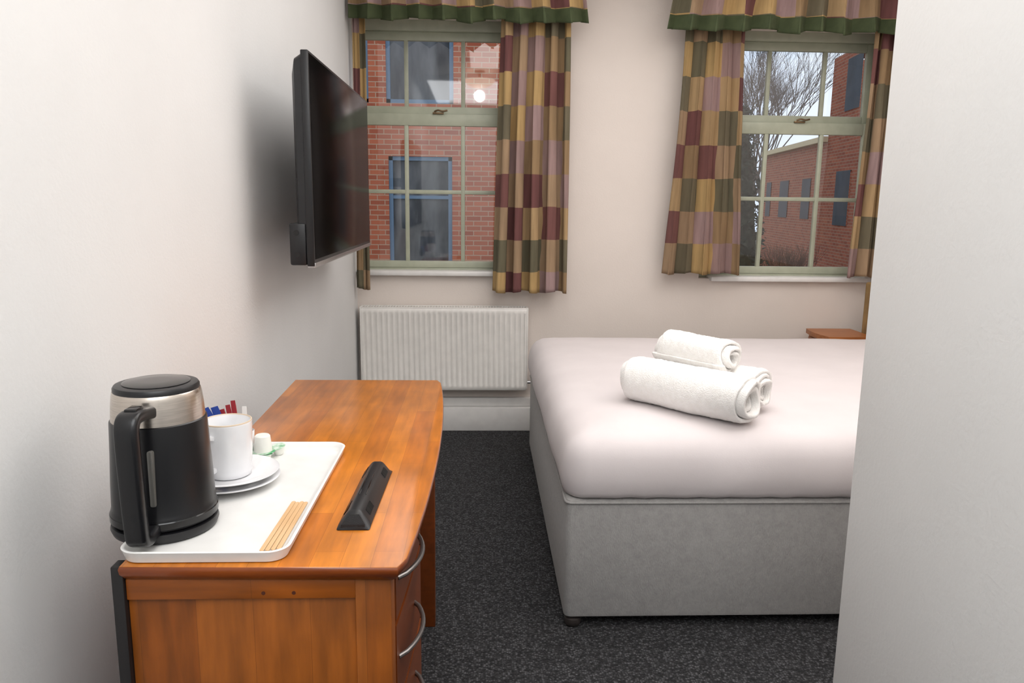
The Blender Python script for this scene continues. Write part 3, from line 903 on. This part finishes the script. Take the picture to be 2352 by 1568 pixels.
def blue_win(parent, x0, x1, z0, z1, y):
    fr = MB(); t = .06
    fr.box(x0, x0 + t, y, y + .1, z0, z1).box(x1 - t, x1, y, y + .1, z0, z1).box(x0, x1, y, y + .1, z1 - t, z1).box(x0, x1, y, y + .1, z0, z0 + t)
    fr.box(x0, x1, y + .01, y + .09, z0 + (z1 - z0) * .66 - .025, z0 + (z1 - z0) * .66 + .025)
    wf = obj('building_window', fr, M_bluef, parent, label='blue painted window frame', smooth=False)
    obj('pane', MB().box(x0 + t, x1 - t, y + .05, y + .06, z0 + t, z1 - t), M_dglass, wf, smooth=False, label='dark pane with painted grey reflections')
for w in wins: blue_win(bld, w[0], w[1], w[2], w[3], 12.03)

b2 = empty('brick_annexe', (9, 20, -1.2), 'long red brick building with narrow windows and pale cornice', 'building')
def wall_seg(p, q, z0, z1, holes, thick=.3):
    """wall from p to q in plan; holes as (s0,s1,z0,z1) along it"""
    P_, Q_ = Vector(p), Vector(q); d = (Q_ - P_); L = d.length; d.normalize(); nrm = Vector((d.y, -d.x, 0))
    ss = sorted(set([0, L] + [h[0] for h in holes] + [h[1] for h in holes])); zz = sorted(set([z0, z1] + [h[2] for h in holes] + [h[3] for h in holes]))
    mb = MB()
    for i in range(len(ss) - 1):
        for j in range(len(zz) - 1):
            cs_, cz = (ss[i] + ss[i + 1]) / 2, (zz[j] + zz[j + 1]) / 2
            if any(h[0] < cs_ < h[1] and h[2] < cz < h[3] for h in holes): continue
            a = P_ + d * ss[i]; b = P_ + d * ss[i + 1]
            c = [a, b, b + nrm * -thick, a + nrm * -thick]
            mb.add([(v.x, v.y, zz[j]) for v in c] + [(v.x, v.y, zz[j + 1]) for v in c], [(0, 1, 2, 3), (4, 5, 6, 7), (0, 1, 5, 4), (1, 2, 6, 5), (2, 3, 7, 6), (3, 0, 4, 7)])
    for h in holes:
        a = P_ + d * h[0] + nrm * .02; b = P_ + d * h[1] + nrm * .02
        obj('narrow_window', MB().add([(a.x, a.y, h[2]), (b.x, b.y, h[2]), (b.x, b.y, h[3]), (a.x, a.y, h[3])], [(0, 1, 2, 3)]), M_nglass, b2, smooth=False)
    return mb, P_, d, nrm, L
A_, B_ = (9.65, 26.5, 0), (8.87, 20, 0)
mb, P_, d, nrm, L = wall_seg(A_, B_, -1.2, 2.92, [(.5, 1.1, .9, 2.0), (2.2, 3.2, .9, 2.0), (4.6, 5.4, .9, 2.0)])
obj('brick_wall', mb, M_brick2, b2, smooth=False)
mbc = MB(); q0 = P_ + nrm * .15; q1 = P_ + d * L + nrm * .15; q2 = q1 - nrm * .6; q3 = q0 - nrm * .6
mbc.add([(v.x, v.y, 2.88) for v in (q0, q1, q2, q3)] + [(v.x, v.y, 3.02) for v in (q0, q1, q2, q3)], [(0, 1, 2, 3), (4, 5, 6, 7), (0, 1, 5, 4), (1, 2, 6, 5), (2, 3, 7, 6), (3, 0, 4, 7)])
obj('cornice', mbc, M_corn, b2, smooth=False)
C_ = (8.05, 13.0, 0)
mb, P_, d, nrm, L = wall_seg(B_, C_, -1.2, 4.9, [(.9, 1.9, .8, 2.1), (1.1, 2.1, 3.5, 4.7), (4.0, 5.0, .8, 2.1)])
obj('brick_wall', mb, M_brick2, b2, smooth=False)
obj('brick_wall', MB().box(9.2, 16, 20, 20.3, -1.2, 4.9), M_brick1, b2, smooth=False)

def branches(mb, p, d, ln, r, depth, rnd, spread=.55, up=.12):
    q = p + d * ln
    n1 = d.orthogonal().normalized(); n2 = d.cross(n1)
    vs = []
    for c, rr_ in ((p, r), (q, r * .68)):
        for k in range(4):
            a = k * math.pi / 2
            vs.append(tuple(c + (n1 * math.cos(a) + n2 * math.sin(a)) * rr_))
    mb.add(vs, [(k, (k + 1) % 4, 4 + (k + 1) % 4, 4 + k) for k in range(4)])
    if depth == 0: return
    for k in range(3 if depth > 1 else 2):
        nd = (d + Vector((rnd.uniform(-1, 1), rnd.uniform(-1, 1), rnd.uniform(-.6, .9))) * spread + Vector((0, 0, up))).normalized()
        branches(mb, q, nd, ln * rnd.uniform(.66, .9), r * .60, depth - 1, rnd, spread, up)
for (x, y, h, sd) in ((11.0, 30, 2.1, 3), (15.5, 44, 2.8, 4), (9.6, 46, 2.6, 8)):
    rnd = random.Random(sd); t_ = MB()
    branches(t_, Vector((x, y, -1.2)), Vector((0, 0, 1)), h, .12, 7, rnd)
    obj('bare_tree', t_, M_bark, label='leafless winter tree with fine branches behind the buildings', category='tree', group='bare winter trees', smooth=False)
rnd = random.Random(5)
t_ = MB()
for j in range(14):
    branches(t_, Vector((7.1 + rnd.uniform(-.4, .4), 17.6 + rnd.uniform(-.3, .3), -1.2)), Vector((rnd.uniform(-.3, .3), rnd.uniform(-.3, .3), 1)).normalized(), .46, .018, 4, rnd, .5, .1)
obj('shrub', t_, M_twig, label='bare brown winter shrub in front of brick wall', category='shrub', smooth=False)
cf = MB(); rnd = random.Random(9)
for i in range(2600):
    z = rnd.uniform(-1.0, 3.2); rad_ = .9 * (1 - (z + 1.2) / 5.0) * rnd.uniform(.3, 1.05) + .03
    a = rnd.uniform(0, 6.283); c = Vector((5.20 + rad_ * math.cos(a), 15.8 + rad_ * math.sin(a), z))
    s_ = rnd.uniform(.05, .12); v1 = Vector((rnd.uniform(-1, 1), rnd.uniform(-1, 1), rnd.uniform(-1, .3))).normalized() * s_; v2 = v1.orthogonal().normalized() * s_ * .4
    cf.add([tuple(c - v2), tuple(c + v2), tuple(c + v1 * 1.6)], [(0, 1, 2)])
cf.lathe(5.20, 15.8, [(.55, -1.2), (.5, 0), (.3, 1.8), (.05, 3.2)], 12)
obj('conifer', cf, M_conif, label='dark evergreen conifer beside the brick building', category='tree', smooth=False)

# ------------------------------------------------------------------ world + lights
w = bpy.data.worlds.new('overcast'); sc.world = w; w.use_nodes = True
nt = w.node_tree
bg = nt.nodes['Background']
tc = N(nt, 'ShaderNodeTexCoord'); nz = N(nt, 'ShaderNodeTexNoise'); nz.inputs['Scale'].default_value = 3.0; nz.inputs['Detail'].default_value = 6
nt.links.new(tc.outputs['Generated'], nz.inputs['Vector'])
r = N(nt, 'ShaderNodeValToRGB')
r.color_ramp.elements[0].color = (.46, .54, .68, 1); r.color_ramp.elements[0].position = .35
r.color_ramp.elements[1].color = (.74, .80, .88, 1); r.color_ramp.elements[1].position = .65
nt.links.new(nz.outputs[0], r.inputs[0]); nt.links.new(r.outputs[0], bg.inputs[0])
bg.inputs[1].default_value = 1.45

def area(name, loc, rot, size, power, col):
    l = bpy.data.lights.new(name, 'AREA'); l.shape = 'RECTANGLE'; l.size = size[0]; l.size_y = size[1]; l.energy = power; l.color = col
    o = bpy.data.objects.new(name, l); o.location = loc; o.rotation_euler = rot; COL.objects.link(o)
area('room_fill', (1.0, 2.15, 2.47), (0, 0, 0), (2.2, 1.5), 34, (1, .97, .95))  # added overhead area fill for the bedroom, no fitting modelled
area('window_side_fill', (.8, 3.4, 2.47), (0, 0, 0), (2.4, .9), 10, (1, .965, .94))  # added weaker fill to lift the far end near the windows
area('hall_fill', (0, -.3, 2.47), (0, 0, 0), (1.1, 1.8), 30, (.97, .985, 1))  # added fill above and behind the camera, separate from the bowl lamp
l = bpy.data.lights.new('lamp_bulb', 'POINT'); l.energy = 4; l.color = (1, .96, .93); l.shadow_soft_size = .05
o = bpy.data.objects.new('lamp_bulb', l); o.location = (-.02, 1.05, 2.27); COL.objects.link(o)

# ------------------------------------------------------------------ camera
cam = bpy.data.cameras.new('camera'); cam.sensor_width = 36; cam.lens = 36 * 1770 / 2352; cam.clip_start = .02; cam.clip_end = 300
co = bpy.data.objects.new('camera', cam); COL.objects.link(co)
R = Matrix.Rotation(-math.radians(2.39), 3, 'Z') @ Matrix.Rotation(math.pi / 2 - math.radians(10.3), 3, 'X') @ Matrix.Rotation(0.0125, 3, 'Z')
co.matrix_world = Matrix.Translation((0, 0, 1.28)) @ R.to_4x4()
sc.camera = co
sc.view_settings.view_transform = 'Standard'
sc.view_settings.look = 'None'
